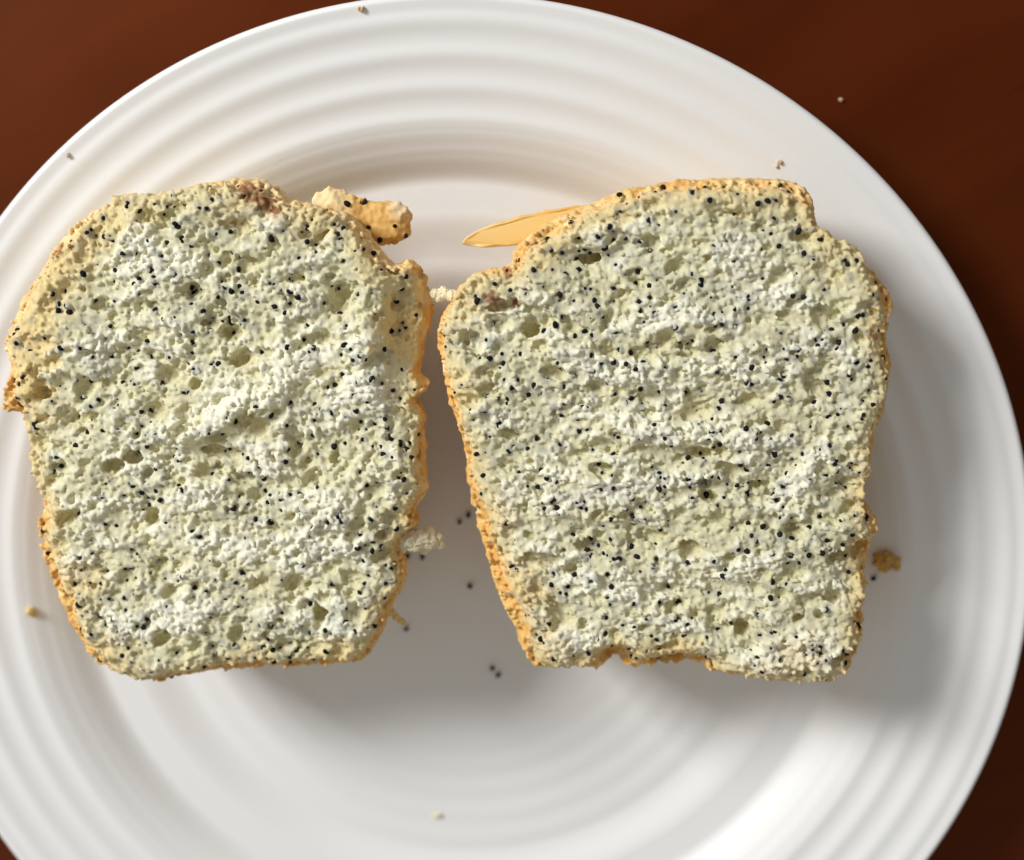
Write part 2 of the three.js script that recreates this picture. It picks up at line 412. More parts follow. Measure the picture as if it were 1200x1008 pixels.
    let c = mix3(CREAM, MEMBRANE_AND_SHADE, clamp(wallAndPoreShade + 0.34 * fine));
    const rind = bandAt(x, z), edge = smooth(4.6 + 1.6 * rind, 0.2, dB) * clamp(0.6 + rind * 0.4 + 0.6 * noiseA(x * 0.13, 6, z * 0.13 + o.seed));
    c = mix3(c, YELLOW, 0.85 * edge);
    for (const [wx, wz, w, a] of warm) {
      const q = Math.sqrt((x - wx) ** 2 + (z - wz) ** 2) / w + 0.35 * noiseA(x * 0.4, 3, z * 0.4) + 0.25 * fine;
      if (q < 1) c = mix3(c, YELLOW, a * smooth(1, 0.25, q));
    }
    let smudge = 0;
    for (let di = -1; di <= 1; di++) for (let dk = -1; dk <= 1; dk++) for (const [bx, by, bz, bw] of bin.get(key(x, z) + di * 1000 + dk) ?? []) {
      const q = Math.hypot(x - bx, (y - by) * 0.6, z - bz);
      if (q < bw) smudge = Math.max(smudge, smooth(bw, 0.3, q + 0.3 * fine));
    }
    c = mix3(c, [0.36, 0.36, 0.34], 0.55 * smudge);
    const gray = smooth(0.25, 0.85, noiseC(x * 0.1, z * 0.13, o.seed + 2.5) + 0.5 * noiseB(x * 0.5, 1, z * 0.5));
    c = mix3(c, [0.55, 0.56, 0.47], 0.3 * gray);
    const cr = smooth(1.1 + 0.85 * rind, 0.2 + 0.45 * rind, dB + (0.35 + 0.3 * rind) * noiseA(x * 0.5, 4, z * 0.5) + 0.3 * noiseC(x * 2.2, y * 2.2, z * 2.2) + 0.25 * noiseB(x * 1.1, y * 1.1, z * 1.1)) * clamp(0.15 + rind * 0.6 + smooth(-1.6, -3.6, y));
    if (cr > 0) c = mix3(c, crustColor(x, y, z), cr);
    for (const [mx, mz, w] of marks) { const q = (x - mx) ** 2 + (z - mz) ** 2; if (q < 4 * w * w) c = mix3(c, BROWN, 0.85 * smooth(1.25, 0.35, Math.sqrt(q) / w + 0.7 * noiseB(x * 1.3, y, z * 1.3))); }
    shell[v] = cr;
    const t = 1 + 0.07 * noiseB(x * 1.9, y * 1.9, z * 1.9);
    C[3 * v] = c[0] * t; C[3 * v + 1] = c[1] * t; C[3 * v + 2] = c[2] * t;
  }
  const whole = new THREE.BufferGeometry();
  whole.setAttribute('position', new THREE.BufferAttribute(P, 3));
  whole.setIndex(idx); whole.computeVertexNormals();
  const NRM = whole.attributes.normal.array;
  for (let pass = 0; pass < 3; pass++) {                  // soft shading, as in crumb that light seeps through
    const sum = new Float32Array(NRM);
    for (let f = 0; f < idx.length; f += 3) {
      const a = 3 * idx[f], b = 3 * idx[f + 1], c = 3 * idx[f + 2];
      for (let e = 0; e < 3; e++) { const t = NRM[a + e] + NRM[b + e] + NRM[c + e]; sum[a + e] += t; sum[b + e] += t; sum[c + e] += t; }
    }
    for (let v = 0; v < sum.length; v += 3) { const m = 1 / (Math.hypot(sum[v], sum[v + 1], sum[v + 2]) + 1e-9); NRM[v] = sum[v] * m; NRM[v + 1] = sum[v + 1] * m; NRM[v + 2] = sum[v + 2] * m; }
  }
  const pick = (want) => {
    const map = new Int32Array(nv).fill(-1), p = [], n = [], c = [], out = [];
    for (let f = 0; f < idx.length; f += 3) {
      if ((shell[idx[f]] + shell[idx[f + 1]] + shell[idx[f + 2]] > 1.6) !== want) continue;
      for (let e = 0; e < 3; e++) {
        const v = idx[f + e];
        if (map[v] < 0) {
          map[v] = p.length / 3;
          for (let a = 0; a < 3; a++) { p.push(P[3 * v + a] / 1000); n.push(NRM[3 * v + a]); c.push(C[3 * v + a]); }
        }
        out.push(map[v]);
      }
    }
    const g = new THREE.BufferGeometry();
    g.setAttribute('position', new THREE.Float32BufferAttribute(p, 3));
    g.setAttribute('normal', new THREE.Float32BufferAttribute(n, 3));
    g.setAttribute('color', new THREE.Float32BufferAttribute(c, 3));
    g.setIndex(out);
    return g;
  };
  // the rounded underside, coarser
  const s2 = 0.9, bx = Math.ceil(2 * hw / s2) + 2, bz = Math.ceil(2 * hd / s2) + 2, by = Math.ceil((DEEP - 4) / s2) + 3, oy = -DEEP - 1.2;
  const B = new Float32Array(bx * by * bz);
  for (let j = 0; j < by; j++) for (let k = 0; k < bz; k++) for (let i = 0; i < bx; i++) {
    const x = -hw + i * s2, y = oy + j * s2, z = -hd + k * s2, t = Math.min(-y, DEEP);
    const top = -6.4 - y;
    B[(j * bz + k) * bx + i] = Math.min(sd(x, z) + 0.4 - inset(t, z) - 0.35 + 0.5 * noiseC(x * 0.42, y * 0.42, z * 0.42) + 0.25 * noiseA(x * 0.95, y * 0.95, z * 0.95), y + DEEP, top);
  }
  const low = surfaceNets(B, bx, by, bz, s2, -hw, oy, -hd), lg = new THREE.BufferGeometry(), lc = [];
  for (let v = 0; v < low.pos.length; v += 3) lc.push(...crustColor(low.pos[v], low.pos[v + 1], low.pos[v + 2]));
  lg.setAttribute('position', new THREE.Float32BufferAttribute(low.pos.map((q) => q / 1000), 3));
  lg.setAttribute('color', new THREE.Float32BufferAttribute(lc, 3));
  lg.setIndex(low.idx); lg.computeVertexNormals();

  const root = new THREE.Group();
  root.name = numbered('muffin_half'); scene.add(root);
  root.position.set(cx / 1000, FLOOR / 1000, cz / 1000);
  tag(root, o.label, 'muffin', o.group);
  const lift = (m) => { m.position.y += DEEP / 1000; return m; };
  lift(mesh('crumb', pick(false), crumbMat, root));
  lift(mesh('crust', mergeGeometries([pick(true), lg]), crustMat, root));
  seeds.slice(0, 300).forEach(([x, y, z]) => { const m = seedMesh(r, root); m.position.set(x / 1000, (y + DEEP) / 1000, z / 1000); });
  const rest = seeds.slice(300).map(([x, y, z]) => {
    const m = new THREE.Object3D(); m.position.set(x / 1000, (y + DEEP) / 1000, z / 1000); m.rotation.set(r() * 6, r() * 6, r() * 6); m.scale.setScalar(0.65 + 0.4 * r()); m.updateMatrix();
    return seedShapes[Math.floor(r() * 3)].clone().applyMatrix4(m.matrix);
  });
  if (rest.length) { const m = mesh('poppy_seeds', mergeGeometries(rest), seedMats[1], root); m.userData.kind = 'stuff'; m.userData.label = 'lesser poppy seeds scattered through the crumb'; }
  console.log(o.label, 'triangles', idx.length / 3, 'seeds', seeds.length);
  return { root, cx, cz };
}

const LEFT = muffinHalf({
  seed: 5,
  tufts: [245, 490, 11, 2.2, 1.3, -0.36, 340, 430, 6, 3.2, 1.2, -0.6, 435, 425, 4.6, 7, 1.0, 0.1, 395, 470, 3, 4, 0.6, 0, 225, 582, 4.5, 2.4, 1.1, -0.2, 385, 615, 6, 5, 0.9, -0.3, 350, 655, 5, 3, 0.8, 0.2, 210, 722, 8, 3.2, 1.0, -0.2, 150, 735, 4, 3, 0.7, 0, 400, 740, 4, 2, 1.0, 0, 160, 278, 3.0, 2.0, 1.0, -0.3, 195, 310, 6, 2, 0.8, -0.1, 325, 258, 3, 1.4, 0.9, -0.4, 120, 400, 6, 1.8, 0.6, -0.2, 310, 545, 5, 2, 0.6, -0.2, 110, 590, 5, 2, 0.7, -0.1, 260, 640, 5, 3, 0.5, 0,
    255, 535, 5, 1.8, -1.2, 0.15, 287, 492, 2.4, 2.2, -1.5, 0, 397, 350, 2.6, 4, -1.4, 0.15, 190, 470, 3, 3, -1.0, 0, 225, 345, 3, 2.2, -1.0, 0, 290, 308, 4, 1.8, -1.0, 0.2, 415, 680, 2.6, 2, -1.0, 0, 275, 745, 2, 2.4, -1.3, 0, 460, 400, 2, 9, -1.2, 0.1, 170, 660, 6, 3, -0.7, 0, 90, 350, 6, 8, -0.7, 0, 180, 765, 7, 2, -0.9, 0],
  label: 'left half of a torn poppy seed muffin, taller and narrower, torn face up', more: 540,
  streak: [0.94, -0.34], pale: [-0.006, -0.022, -0.1],
  outline: [3, 405, 12, 378, 30, 342, 52, 305, 74, 276, 105, 250, 140, 234, 185, 232, 230, 222, 285, 213, 312, 221, 332, 237, 365, 246, 390, 252, 412, 266, 440, 298, 457, 316, 478, 310, 487, 323, 502, 360, 496, 400, 487, 438, 496, 456, 476, 472, 488, 490, 491, 540, 493, 580, 480, 604, 484, 622, 465, 642, 469, 680, 455, 712, 440, 745, 425, 774, 395, 783, 340, 786, 300, 787, 240, 791, 195, 798, 160, 801, 120, 788, 100, 770, 80, 735, 60, 690, 46, 655, 39, 622, 47, 598, 38, 545, 24, 505, 17, 482, 3, 478, 1, 460, 9, 438],
  crust: [43, 620, 2.4, 4, 52, 665, 3.6, 5, 68, 712, 4.4, 5, 98, 762, 2.8, 5, 200, 794, 1.4, 5, 250, 788, 1.6, 6, 300, 785, 2.0, 6, 370, 783, 2.2, 7, 504, 360, 2.6, 3, 500, 395, 1.6, 3, 492, 445, 1.4, 2, 490, 545, 0.9, 4, 486, 600, 1.2, 3, 470, 650, 1.5, 4, 452, 715, 1.4, 4, 5, 460, 2.6, 5, 25, 360, 1.6, 6, 70, 290, 1.2, 6, 300, 222, 1.5, 4, 440, 300, 1.2, 6],
  lumps: [190, 455, 11, 6, -1.3, 0.3, 245, 500, 10, 2.4, 1.3, -0.38, 300, 470, 6, 3, 0.9, -0.5, 435, 430, 5.5, 8, 1.2, 0.1, 395, 345, 3.5, 5, -1.3, 0.1, 330, 440, 5, 5, 0.7, -0.6, 225, 540, 9, 4, -0.9, -0.1, 195, 600, 9, 3.5, -0.8, -0.2, 390, 610, 6, 6, 0.8, 0, 160, 330, 10, 6, -0.5, 0, 478, 388, 4.6, 9.5, -4.6, 0.12, 352, 700, 3, 3, -0.8, 0],
  holes: [375, 720, 2.0, 1.5, 2.2, -0.5, 225, 342, 2.1, 1.6, 1.3, 0.1, 182, 482, 1.8, 1.5, 1.3, 0, 247, 378, 1.5, 1.3, 1.1, 0, 397, 350, 2.0, 2.9, 1.6, 0.15, 287, 492, 2.2, 1.8, 1.5, -0.4, 276, 745, 1.5, 1.7, 1.4, 0.2, 412, 680, 1.9, 1.6, 1.0, 0, 255, 530, 4.0, 1.2, 1.3, 0.15, 155, 535, 2.1, 1.5, 1.3, 0.2, 308, 565, 2.1, 1.2, 1.3, 0, 392, 540, 1.0, 1.4, 1.2, 0, 290, 308, 1.8, 1.2, 1.1, 0.3, 212, 500, 1.7, 1.0, 1.1, 0.2],
  warm: [18, 450, 8, 1, 30, 385, 9, 0.95, 62, 318, 8, 0.8, 105, 262, 8, 0.7, 55, 600, 5, 0.5, 95, 690, 6, 0.6, 135, 775, 7, 0.6, 300, 772, 6, 0.4, 395, 770, 6, 0.45, 480, 385, 8, 1, 445, 305, 5, 0.5, 265, 240, 7, 0.5, 365, 262, 6, 0.45, 40, 490, 5, 0.5, 160, 245, 5, 0.4],
  marks: [284, 223, 1.5, 297, 229, 1.7, 311, 240, 1.6, 322, 247, 1.0, 66, 296, 0.9, 82, 290, 0.7],
  seeds: [150, 237, 161, 247, 202, 229, 195, 242, 215, 239, 248, 234, 286, 257, 132, 282, 214, 279, 194, 285, 223, 288, 115, 309, 98, 321, 256, 308, 263, 336, 271, 341, 134, 352, 69, 356, 237, 365, 247, 381, 129, 383, 19, 402, 35, 412, 172, 400, 225, 414, 198, 419, 221, 426, 26, 442, 145, 447, 220, 460, 24, 475, 57, 488, 40, 497, 106, 476, 365, 259, 392, 264, 402, 268, 395, 275, 399, 281, 318, 280, 359, 283, 427, 291, 415, 295, 403, 306, 316, 332, 328, 341, 339, 355, 420, 345, 439, 366, 399, 367, 356, 399, 306, 413, 476, 324, 488, 370, 468, 388, 479, 431, 459, 458, 435, 445, 390, 452, 401, 440, 340, 470, 370, 473, 468, 468, 41, 502, 88, 523, 71, 546, 62, 554, 124, 566, 156, 570, 249, 556, 213, 575, 187, 586, 175, 592, 193, 615, 205, 619, 123, 614, 136, 616, 224, 623, 107, 650, 95, 654, 88, 687, 118, 684, 145, 667, 149, 681, 103, 716, 115, 776, 143, 769, 221, 781, 198, 796, 267, 772, 157, 736, 241, 693, 283, 673, 213, 676, 260, 507, 405, 519, 425, 515, 436, 524, 447, 524, 422, 553, 429, 569, 312, 575, 442, 593, 463, 595, 273, 596, 317, 612, 396, 605, 401, 611, 437, 635, 446, 640, 330, 679, 282, 673, 427, 685, 363, 742, 319, 761, 347, 762, 382, 764, 314, 750, 268, 771, 450, 701, 439, 734, 479, 505, 458, 514, 371, 533, 291, 537],
});
const RIGHT = muffinHalf({
  seed: 23,
  tufts: [770, 505, 7, 1.8, 1.3, 0.15, 735, 435, 5, 2, 0.7, 0, 850, 425, 8, 1.8, 0.9, -0.15, 940, 555, 2.4, 6.5, 1.3, 0.65, 790, 562, 9, 1.7, 1.0, -0.1, 700, 580, 8, 1.8, 0.9, -0.3, 730, 690, 9, 1.7, 0.9, 0.1, 660, 655, 4, 2.5, 0.7, 0, 930, 770, 8, 4, 1.3, 0.05, 670, 760, 5, 3, 1.0, 0, 870, 660, 7, 2, 0.7, -0.2, 790, 370, 6, 2.2, 0.8, -0.3, 860, 300, 5, 2.4, 0.8, 0, 940, 400, 6, 2, 0.6, 0, 1000, 430, 3, 3, 0.8, 0, 900, 350, 6, 2, 0.7, 0, 700, 430, 5, 2, 0.7, 0, 630, 560, 5, 2.4, 0.6, 0, 870, 510, 7, 1.6, 0.8, 0.1,
    805, 532, 6, 1.6, -1.2, 0, 850, 610, 7, 2.4, -1.0, 0, 890, 572, 3, 1.7, -1.2, 0, 765, 632, 8, 2, -1.1, 0, 690, 640, 4, 1.6, -1.0, 0, 690, 305, 4, 2, -1.2, 0, 622, 384, 2.2, 2.4, -1.3, 0, 838, 405, 2.4, 2, -1.1, 0, 950, 455, 4, 2, -0.9, 0, 870, 245, 9, 2.6, -0.8, 0.1, 970, 330, 6, 3, -0.9, 0.5, 655, 715, 2.6, 2.4, -1.3, 0, 780, 775, 8, 1.6, -1.0, 0, 700, 770, 3, 1.6, -0.9, 0],
  label: 'right half of a torn poppy seed muffin, wider and squarer, torn face up', more: 540,
  streak: [0.99, 0.06], pale: [0.0, -0.012, -0.25],
  outline: [515, 396, 520, 375, 535, 350, 560, 326, 598, 317, 606, 295, 622, 280, 645, 266, 680, 248, 720, 232, 760, 222, 820, 215, 865, 214, 905, 214, 940, 220, 953, 238, 957, 262, 975, 284, 1000, 294, 1018, 316, 1044, 348, 1046, 375, 1040, 400, 1045, 430, 1040, 470, 1027, 510, 1020, 548, 1009, 572, 1017, 600, 1031, 620, 1021, 650, 1016, 690, 1010, 720, 1010, 748, 998, 780, 985, 795, 950, 804, 900, 799, 840, 790, 830, 784, 800, 783, 745, 788, 722, 776, 692, 787, 632, 786, 616, 770, 606, 742, 586, 702, 571, 650, 560, 610, 550, 560, 545, 520, 531, 480, 521, 440],
  crust: [532, 470, 1.4, 4, 548, 540, 1.0, 5, 563, 620, 3.0, 5, 578, 675, 4.0, 5, 595, 720, 4.2, 5, 612, 762, 2.8, 4, 690, 782, 1.4, 4, 720, 770, 3.2, 4, 760, 780, 2.4, 4, 805, 780, 2.4, 4, 870, 795, 0.9, 4, 930, 800, 0.7, 5, 820, 216, 1.4, 6, 880, 214, 1.8, 6, 935, 222, 1.8, 4, 620, 285, 2.2, 4, 650, 265, 2.4, 4, 720, 232, 1.4, 5, 1045, 360, 1.8, 4, 1042, 405, 1.6, 5, 1030, 500, 1.2, 4, 1020, 645, 2.4, 4, 1008, 735, 1.4, 4, 1000, 775, 1.4, 3, 518, 400, 1.0, 4],
  lumps: [780, 510, 12, 2.2, 1.1, 0.1, 760, 600, 16, 1.8, 0.7, -0.02, 800, 690, 15, 2.0, -0.7, 0, 690, 305, 5, 2.0, -1.4, 0.1, 955, 560, 3, 6, 1.0, 0.4, 690, 560, 7, 2, 0.7, -0.6, 930, 770, 10, 4, 0.9, 0, 880, 575, 10, 2.5, -0.8, 0, 800, 440, 12, 2.2, 0.7, 0, 1000, 660, 3, 5, -1.6, 0.1, 850, 380, 10, 4, 0.5, -0.1, 690, 770, 3, 2.5, -1.0, 0, 724, 773, 3.2, 2.2, -3.2, 0, 800, 779, 6.5, 1.9, -2.6, 0],
  holes: [870, 739, 1.7, 1.4, 2.4, 0.2, 622, 384, 1.6, 1.8, 1.4, 0, 690, 304, 2.4, 1.1, 1.8, -0.1, 937, 725, 1.1, 0.9, 1.6, 0.1, 655, 718, 1.9, 1.5, 1.3, 0, 838, 405, 1.7, 1.3, 1.3, 0, 783, 395, 1.6, 1.6, 1.3, 0, 765, 286, 1.5, 0.8, 1.4, -0.5, 712, 375, 0.9, 2.0, 1.3, 0.4, 820, 530, 2.6, 1.1, 1.3, 0, 960, 455, 2.4, 1.3, 1.4, 0.1, 705, 548, 2.2, 1.0, 1.3, 0, 690, 640, 2.4, 1.1, 1.4, 0, 850, 250, 1.9, 0.8, 1.2, 0, 803, 335, 2.0, 1.2, 1.3, -0.4, 890, 570, 2.0, 1.0, 1.3, 0, 765, 630, 2.6, 1.1, 1.3, 0, 1010, 650, 1.0, 2.2, 1.5, 0.1, 795, 780, 2.2, 0.9, 1.3, 0],
  warm: [560, 350, 6, 0.45, 540, 450, 5, 0.5, 585, 610, 5, 0.45, 615, 690, 7, 0.7, 640, 760, 6, 0.5, 724, 772, 4.5, 1, 800, 780, 7, 1, 760, 772, 6, 0.5, 930, 780, 9, 0.4, 1030, 380, 5, 0.5, 900, 225, 7, 0.45, 635, 290, 6, 0.6, 1012, 670, 4, 0.7, 720, 245, 6, 0.45, 980, 310, 6, 0.3, 560, 560, 4, 0.3],
  marks: [577, 349, 1.4, 604, 357, 1.0, 594, 319, 1.0, 1027, 395, 0.9],
  seeds: [646, 293, 658, 296, 700, 277, 709, 291, 691, 296, 721, 311, 749, 284, 626, 316, 678, 317, 594, 318, 598, 340, 558, 347, 685, 339, 696, 352, 700, 359, 672, 352, 656, 345, 745, 333, 768, 329, 749, 353, 685, 388, 673, 394, 726, 410, 738, 413, 589, 415, 589, 425, 654, 425, 658, 433, 605, 446, 626, 452, 745, 433, 554, 492, 533, 461, 751, 473, 735, 472, 726, 228, 778, 220, 792, 248, 669, 261, 651, 381, 812, 227, 826, 220, 832, 235, 848, 221, 865, 229, 889, 239, 909, 236, 915, 219, 924, 226, 794, 248, 869, 262, 907, 256, 936, 271, 961, 281, 837, 289, 913, 289, 942, 297, 955, 304, 993, 310, 812, 322, 821, 334, 894, 326, 833, 349, 934, 321, 943, 348, 930, 347, 1006, 370, 1002, 387, 974, 387, 983, 401, 813, 399, 836, 412, 937, 411, 840, 436, 882, 431, 894, 419, 1003, 424, 1021, 423, 1038, 445, 971, 461, 986, 466, 955, 472, 987, 480, 907, 471, 915, 465, 925, 467, 846, 470, 842, 479, 900, 496, 875, 450, 803, 425, 554, 494, 628, 514, 596, 529, 679, 505, 688, 504, 724, 513, 656, 521, 641, 561, 618, 570, 633, 552, 706, 554, 718, 559, 705, 574, 736, 573, 772, 574, 774, 560, 639, 597, 652, 596, 687, 597, 742, 605, 593, 613, 606, 633, 688, 642, 634, 676, 646, 686, 657, 695, 665, 688, 751, 670, 783, 687, 715, 709, 742, 708, 686, 728, 710, 743, 729, 734, 629, 744, 638, 755, 631, 782, 649, 773, 788, 742, 770, 749, 795, 705, 793, 727, 795, 772, 891, 508, 830, 515, 844, 521, 972, 522, 908, 533, 866, 528, 876, 551, 918, 570, 923, 556, 877, 579, 812, 585, 838, 588, 909, 587, 918, 595, 962, 581, 961, 606, 860, 620, 948, 619, 926, 628, 970, 633, 875, 647, 931, 653, 948, 651, 963, 648, 850, 668, 847, 676, 877, 682, 905, 683, 914, 687, 913, 701, 831, 695, 843, 697, 841, 737, 805, 732, 829, 750, 805, 775, 987, 773, 968, 773, 1006, 734, 893, 800, 1016, 606, 999, 627, 969, 559, 1007, 554, 806, 659],
});

// ------------------------------------------------------------------ almond flake and crust flap on the halves
function blob(R, seed, rough, stretch = [1, 0.7, 0.8], detail = 14) {       // a small irregular lump; R in mm
  const g = new THREE.SphereGeometry(1, detail * 2, detail), p = g.attributes.position;
  for (let i = 0; i < p.count; i++) {
    const x = p.getX(i), y = p.getY(i), z = p.getZ(i);
    const d = R * (1 + rough * (0.55 * noiseA(x * 1.3 + seed, y * 1.3, z * 1.3) + 0.45 * noiseB(x * 3 + seed, y * 3, z * 3) + 0.3 * noiseC(x * 6, y * 6 + seed, z * 6)));
    p.setXYZ(i, x * d * stretch[0] / 1000, y * d * stretch[1] / 1000, z * d * stretch[2] / 1000);
  }
  g.computeVertexNormals();
  return g;
}
const plain = (c, rough = 0.8) => new THREE.MeshPhysicalMaterial({ color: new THREE.Color(...c), roughness: rough, specularIntensity: 0.4 });
{
  const H = 22, a = at(545, 284, H), b = at(735, 246, H), len = a.distanceTo(b), w = 2.1;
  const sh = new THREE.Shape();
  sh.moveTo(0, 0);
  sh.bezierCurveTo(len * 0.08, w * 1.05, len * 0.5, w * 1.25, len * 0.8, w * 0.8);
  sh.bezierCurveTo(len * 0.98, w * 0.4, len * 0.98, -w * 0.4, len * 0.8, -w * 0.8);
  sh.bezierCurveTo(len * 0.5, -w * 1.1, len * 0.12, -w * 0.9, 0, 0);
  const g = new THREE.ExtrudeGeometry(sh, { depth: 0.5, bevelEnabled: true, bevelThickness: 0.35, bevelSize: 0.4, bevelSegments: 4, curveSegments: 40, steps: 2 });
  g.scale(0.001, 0.001, 0.001); g.rotateX(-Math.PI / 2);
  const p = g.attributes.position, col = [];
  for (let i = 0; i < p.count; i++) {
    const x = p.getX(i) * 1000, z = p.getZ(i) * 1000;
    p.setZ(i, p.getZ(i) * (1 + 0.10 * noiseC(x * 0.45, z > 0 ? 3 : 11, 0) + 0.04 * noiseB(x * 1.3, z > 0 ? 3 : 11, 0)));
    p.setY(i, p.getY(i) + 0.0007 * noiseA(x * 0.25, 3, z * 0.5) + 0.0006 * (x / len) * (x / len));
    const vein = clamp(0.5 + 0.8 * noiseB(x * 0.12, 7, z * 1.1) + 0.3 * noiseA(x * 0.9, 2, z * 1.6)), rim = smooth(0.75, 1.05, Math.abs(z) / w);
    col.push(...mix3(mix3([0.90, 0.68, 0.30], [0.82, 0.52, 0.16], vein), [0.70, 0.40, 0.10], rim * 0.6));
  }
  g.setAttribute('color', new THREE.Float32BufferAttribute(col, 3));
  g.computeVertexNormals();
  const m = mesh('almond_flake', g, new THREE.MeshPhysicalMaterial({ vertexColors: true, roughness: 0.4, specularIntensity: 0.7 }), RIGHT.root);
  m.position.set((a.x - RIGHT.cx) / 1000, (H - FLOOR) / 1000, (a.z - RIGHT.cz) / 1000);
  m.rotation.y = -Math.atan2(b.z - a.z, b.x - a.x);
  m.userData.label = 'golden toasted almond flake sticking out of the muffin top';
}
{
  const H = 24, S = 0.25, c0 = at(424, 259, H), r = rng(77);
  const L = (px, py, h = H) => { const q = at(px, py, h); return [q.x - c0.x, h - H, q.z - c0.z]; };
  const balls = [[392, 244, 3.2, 0.4], [378, 238, 2.0, 0.6], [425, 262, 3.7, -0.4], [447, 262, 3.7, -0.3], [461, 262, 3.0, 0], [410, 252, 3.4, 0], [400, 280, 4.6, 0.5], [466, 248, 1.6, 1.0]].map(([x, y, R, h]) => [...L(x, y, H + h), R]);
  const nx = 96, nz = 68, ny = 44, F = new Float32Array(nx * ny * nz), ox = -12, oy = -5.5, oz = -7;
  for (let j = 0; j < ny; j++) for (let k = 0; k < nz; k++) for (let i = 0; i < nx; i++) {
    const x = ox + i * S, y = oy + j * S, z = oz + k * S;
    let d = -9;
    for (const [bx, by, bz, R] of balls) d = -smin(-d, -(R - Math.hypot(x - bx, (y - by) * 2.1, z - bz)), 1.0);
    F[(j * nz + k) * nx + i] = Math.min(d + 0.6 * noiseA(x * 0.55, y * 0.55, z * 0.55) + 0.4 * noiseB(x * 1.3, y * 1.3, z * 1.3) + 0.16 * noiseC(x * 3, y * 3, z * 3), Math.min(i, j, k, nx - 1 - i, ny - 1 - j, nz - 1 - k) * S - 0.3);
  }
  const { pos, idx } = surfaceNets(F, nx, ny, nz, S, ox, oy, oz), g = new THREE.BufferGeometry(), col = [];
  const [lx, , lz] = L(385, 240), [rx, , rz] = L(470, 243);
  for (let v = 0; v < pos.length; v += 3) {
    const [x, y, z] = [pos[v], pos[v + 1], pos[v + 2]], n = 0.5 + 0.6 * noiseA(x * 0.3, y * 0.3, z * 0.3);
    let c = mix3(GOLD, AMBER, clamp(n));
    c = mix3(c, PALE, 0.8 * smooth(5.5, 2, Math.hypot(x - lx, z - lz)));
    c = mix3(c, [0.78, 0.62, 0.38], 0.8 * smooth(3.2, 0.6, Math.hypot(x - rx, z - rz)));
    col.push(...c);
  }
  g.setAttribute('position', new THREE.Float32BufferAttribute(pos.map((q) => q / 1000), 3));
  g.setAttribute('color', new THREE.Float32BufferAttribute(col, 3));
  g.setIndex(idx); g.computeVertexNormals();
  const m = mesh('crust_flap', g, crustMat, LEFT.root);
  m.position.set((c0.x - LEFT.cx) / 1000, (H - FLOOR) / 1000, (c0.z - LEFT.cz) / 1000);
  m.userData.label = 'browned flap of crust jutting from the muffin top';
  for (const [px, py] of [[405, 239], [424, 237], [430, 267], [461, 265], [443, 282], [473, 277]]) {
    const [x, , z] = L(px, py, H + 3), sd = seedMesh(r, m);
    let top = 0;
    const i = Math.round((x - ox) / S), k = Math.round((z - oz) / S);
    for (let j = ny - 1; j > 0; j--) if (F[(j * nz + k) * nx + i] > 0) { top = oy + j * S; break; }
    sd.position.set(x / 1000, (top + 0.1) / 1000, z / 1000);
  }
}

// ------------------------------------------------------------------ crumbs and loose seeds
function onPlate(px, py) {
  let h = FLOOR, p;
  for (let k = 0; k < 6; k++) { p = at(px, py, h); h = plateTop(Math.min(104, Math.hypot(p.x, p.z))); }
  return p;
}
const seedR = rng(901);
function looseSeed(px, py, label) {
  const p = onPlate(px, py), m = seedMesh(seedR, scene);
  m.position.set(p.x / 1000, (p.y + 0.5) / 1000, p.z / 1000);
  m.scale.setScalar(1.02);
  tag(m, label, 'poppy seed', 'loose poppy seeds on the plate');
}
looseSeed(551, 686, 'lone black poppy seed on the plate left of the right muffin half');
looseSeed(577, 782, 'upper seed of the touching pair of poppy seeds below the gap');
looseSeed(584, 790, 'lower seed of the touching pair of poppy seeds below the gap');
looseSeed(549, 603, 'black poppy seed against the left crust of the right muffin half');
looseSeed(539, 611, 'small poppy seed in the shaded gap between the muffin halves');
looseSeed(478, 651, 'poppy seed on the plate beside the right crust of the left half');
looseSeed(476, 736, 'poppy seed on the plate off the lower right corner of the left half');
looseSeed(495, 652, 'poppy seed on the plate below the white crumb hanging off the left half');
looseSeed(1023, 677, 'poppy seed on the plate below the golden crust flake at right');

function tornBit(half, name, lumps, material, label) {      // lumps: [px, py, radius mm, height mm]
  const gs = lumps.map(([px, py, R, h], n) => {
    const p = at(px, py, h), g = blob(R, px * 0.41 + n, 0.42, [1.1, 0.8, 0.95], 18);
    g.rotateY(n * 1.7 + px);
    return g.translate((p.x - half.cx) / 1000, (p.y - FLOOR) / 1000, (p.z - half.cz) / 1000);
  });
  mesh(name, mergeGeometries(gs), material, half.root).userData.label = label;
}
function crumb(label, lumps, color, parts) {               // lumps: [px, py, radius mm, lift mm]
  const o = new THREE.Group();
  o.name = numbered('bread_crumb'); scene.add(o);
  const p0 = onPlate(lumps[0][0], lumps[0][1]);
  o.position.set(p0.x / 1000, p0.y / 1000, p0.z / 1000);
  tag(o, label, 'crumb', 'crumbs fallen round the muffin');
  const gs = lumps.map(([px, py, R, lift = 0], n) => {
    const p = onPlate(px, py);
    const g = blob(R, px * 0.37 + n, 0.85, [1, 0.75, 0.85], R > 1 ? 16 : 9);
    g.rotateY(n * 1.7 + px);
    g.translate((p.x - p0.x) / 1000, (p.y - p0.y + R * 0.5 + lift) / 1000, (p.z - p0.z) / 1000);
    return g;
  });
  mesh('crumb', mergeGeometries(gs), color, o);
  for (const [px, py, lift] of parts ?? []) {
    const p = at(px, py, p0.y + lift), s = seedMesh(seedR, o);
    s.position.set((p.x - p0.x) / 1000, (p.y - p0.y) / 1000, (p.z - p0.z) / 1000);
  }
  return o;
}
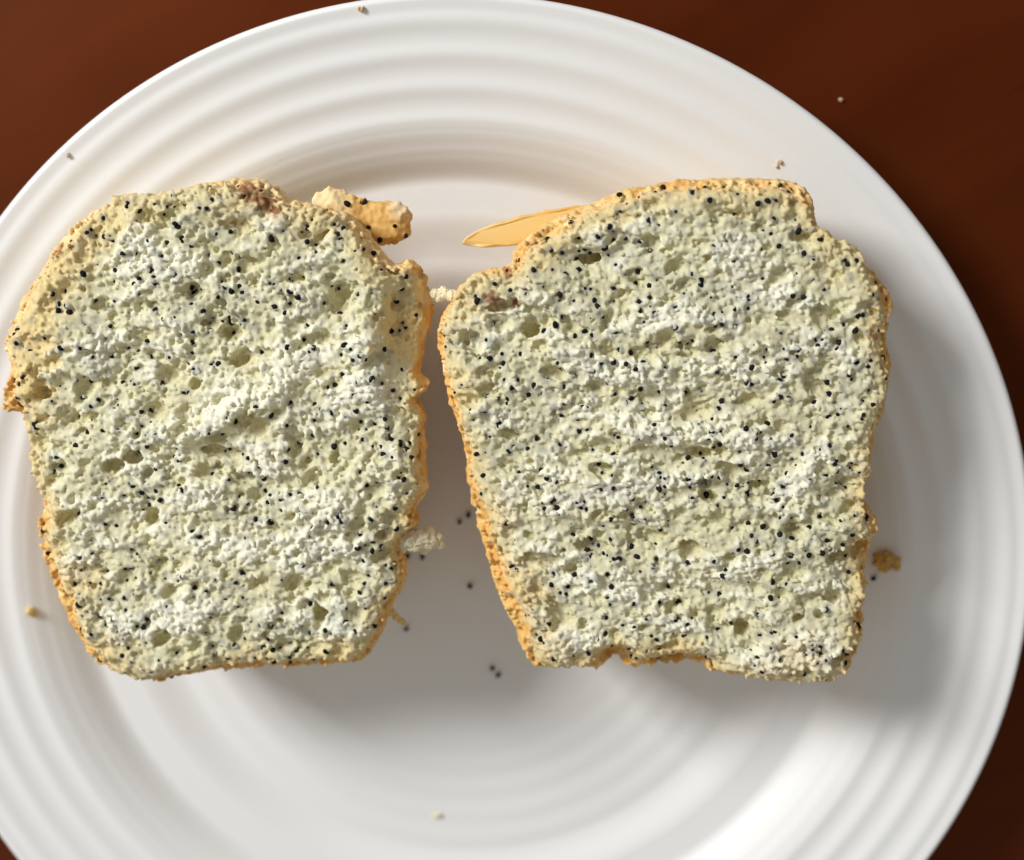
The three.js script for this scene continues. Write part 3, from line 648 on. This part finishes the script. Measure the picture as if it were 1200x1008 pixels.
const paleCrumb = new THREE.MeshPhysicalMaterial({ color: new THREE.Color(0.80, 0.71, 0.48), roughness: 1, specularIntensity: 0.1 });
const whiteCrumb = new THREE.MeshPhysicalMaterial({ color: new THREE.Color(0.76, 0.68, 0.48), roughness: 1, specularIntensity: 0.1 });
const goldCrumb = plain([0.62, 0.38, 0.11]), tanCrumb = plain([0.60, 0.42, 0.24]), yellowCrumb = plain([0.74, 0.56, 0.24]), dustCrumb = plain([0.55, 0.46, 0.35]);
tornBit(RIGHT, 'torn_crumb', [[530, 347, 1.0, 31], [523, 345, 1.0, 30.5], [516, 346, 1.0, 30], [510, 344, 0.8, 30], [519, 341, 0.7, 30.5]], paleCrumb, 'pale crumb hanging off the upper left corner');
tornBit(LEFT, 'torn_crumb', [[470, 634, 1.8, 30], [479, 632, 1.6, 30.5], [487, 636, 1.7, 30], [494, 629, 1.5, 30], [502, 634, 1.6, 29.5], [510, 631, 1.2, 29], [516, 638, 0.8, 29], [503, 624, 1.0, 29.5], [497, 641, 1.2, 29]], whiteCrumb, 'loose white crumb hanging off the right side');
tornBit(LEFT, 'crust_strand', [[454, 694, 0.75, 29], [457, 702, 0.7, 28.7], [456, 710, 0.7, 28.4], [459, 717, 0.7, 28], [464, 723, 0.65, 27.7], [469, 727, 0.6, 27.3], [473, 730, 0.5, 27]], yellowCrumb, 'thin golden strand hanging off the lower right corner');
crumb('golden crust flake with a brown seed right of the right half', [[1030, 656, 1.5, 0.4], [1040, 653, 1.3, 0.3], [1048, 656, 1.0], [1036, 662, 1.2], [1050, 664, 0.7]], goldCrumb, [[1046, 655, 2.0]]);
crumb('tiny yellow crumb on the rim left of the left muffin half', [[36, 716, 0.85], [41, 719, 0.6]], yellowCrumb);
crumb('brown speck of crumb on the upper left rim', [[80, 182, 0.4]], dustCrumb);
crumb('tan speck of crumb at the very top of the rim', [[425, 11, 0.45], [421, 10, 0.35]], tanCrumb);
crumb('pinkish speck of crumb on the rim above the right half', [[914, 190, 0.42], [911, 195, 0.32]], tanCrumb);
crumb('pale yellow speck of crumb near the bottom of the plate', [[515, 955, 0.5], [510, 956, 0.45]], paleCrumb);
{
  const p = at(985, 117, 0.2), m = mesh('bread_crumb', blob(0.42, 3, 0.7, [1, 0.7, 0.9], 8), tanCrumb);
  m.position.set(p.x / 1000, 0.0003, p.z / 1000);
  tag(m, 'tiny tan crumb on the wooden table top', 'crumb', 'crumbs fallen round the muffin');
}

renderer.render(scene, camera);
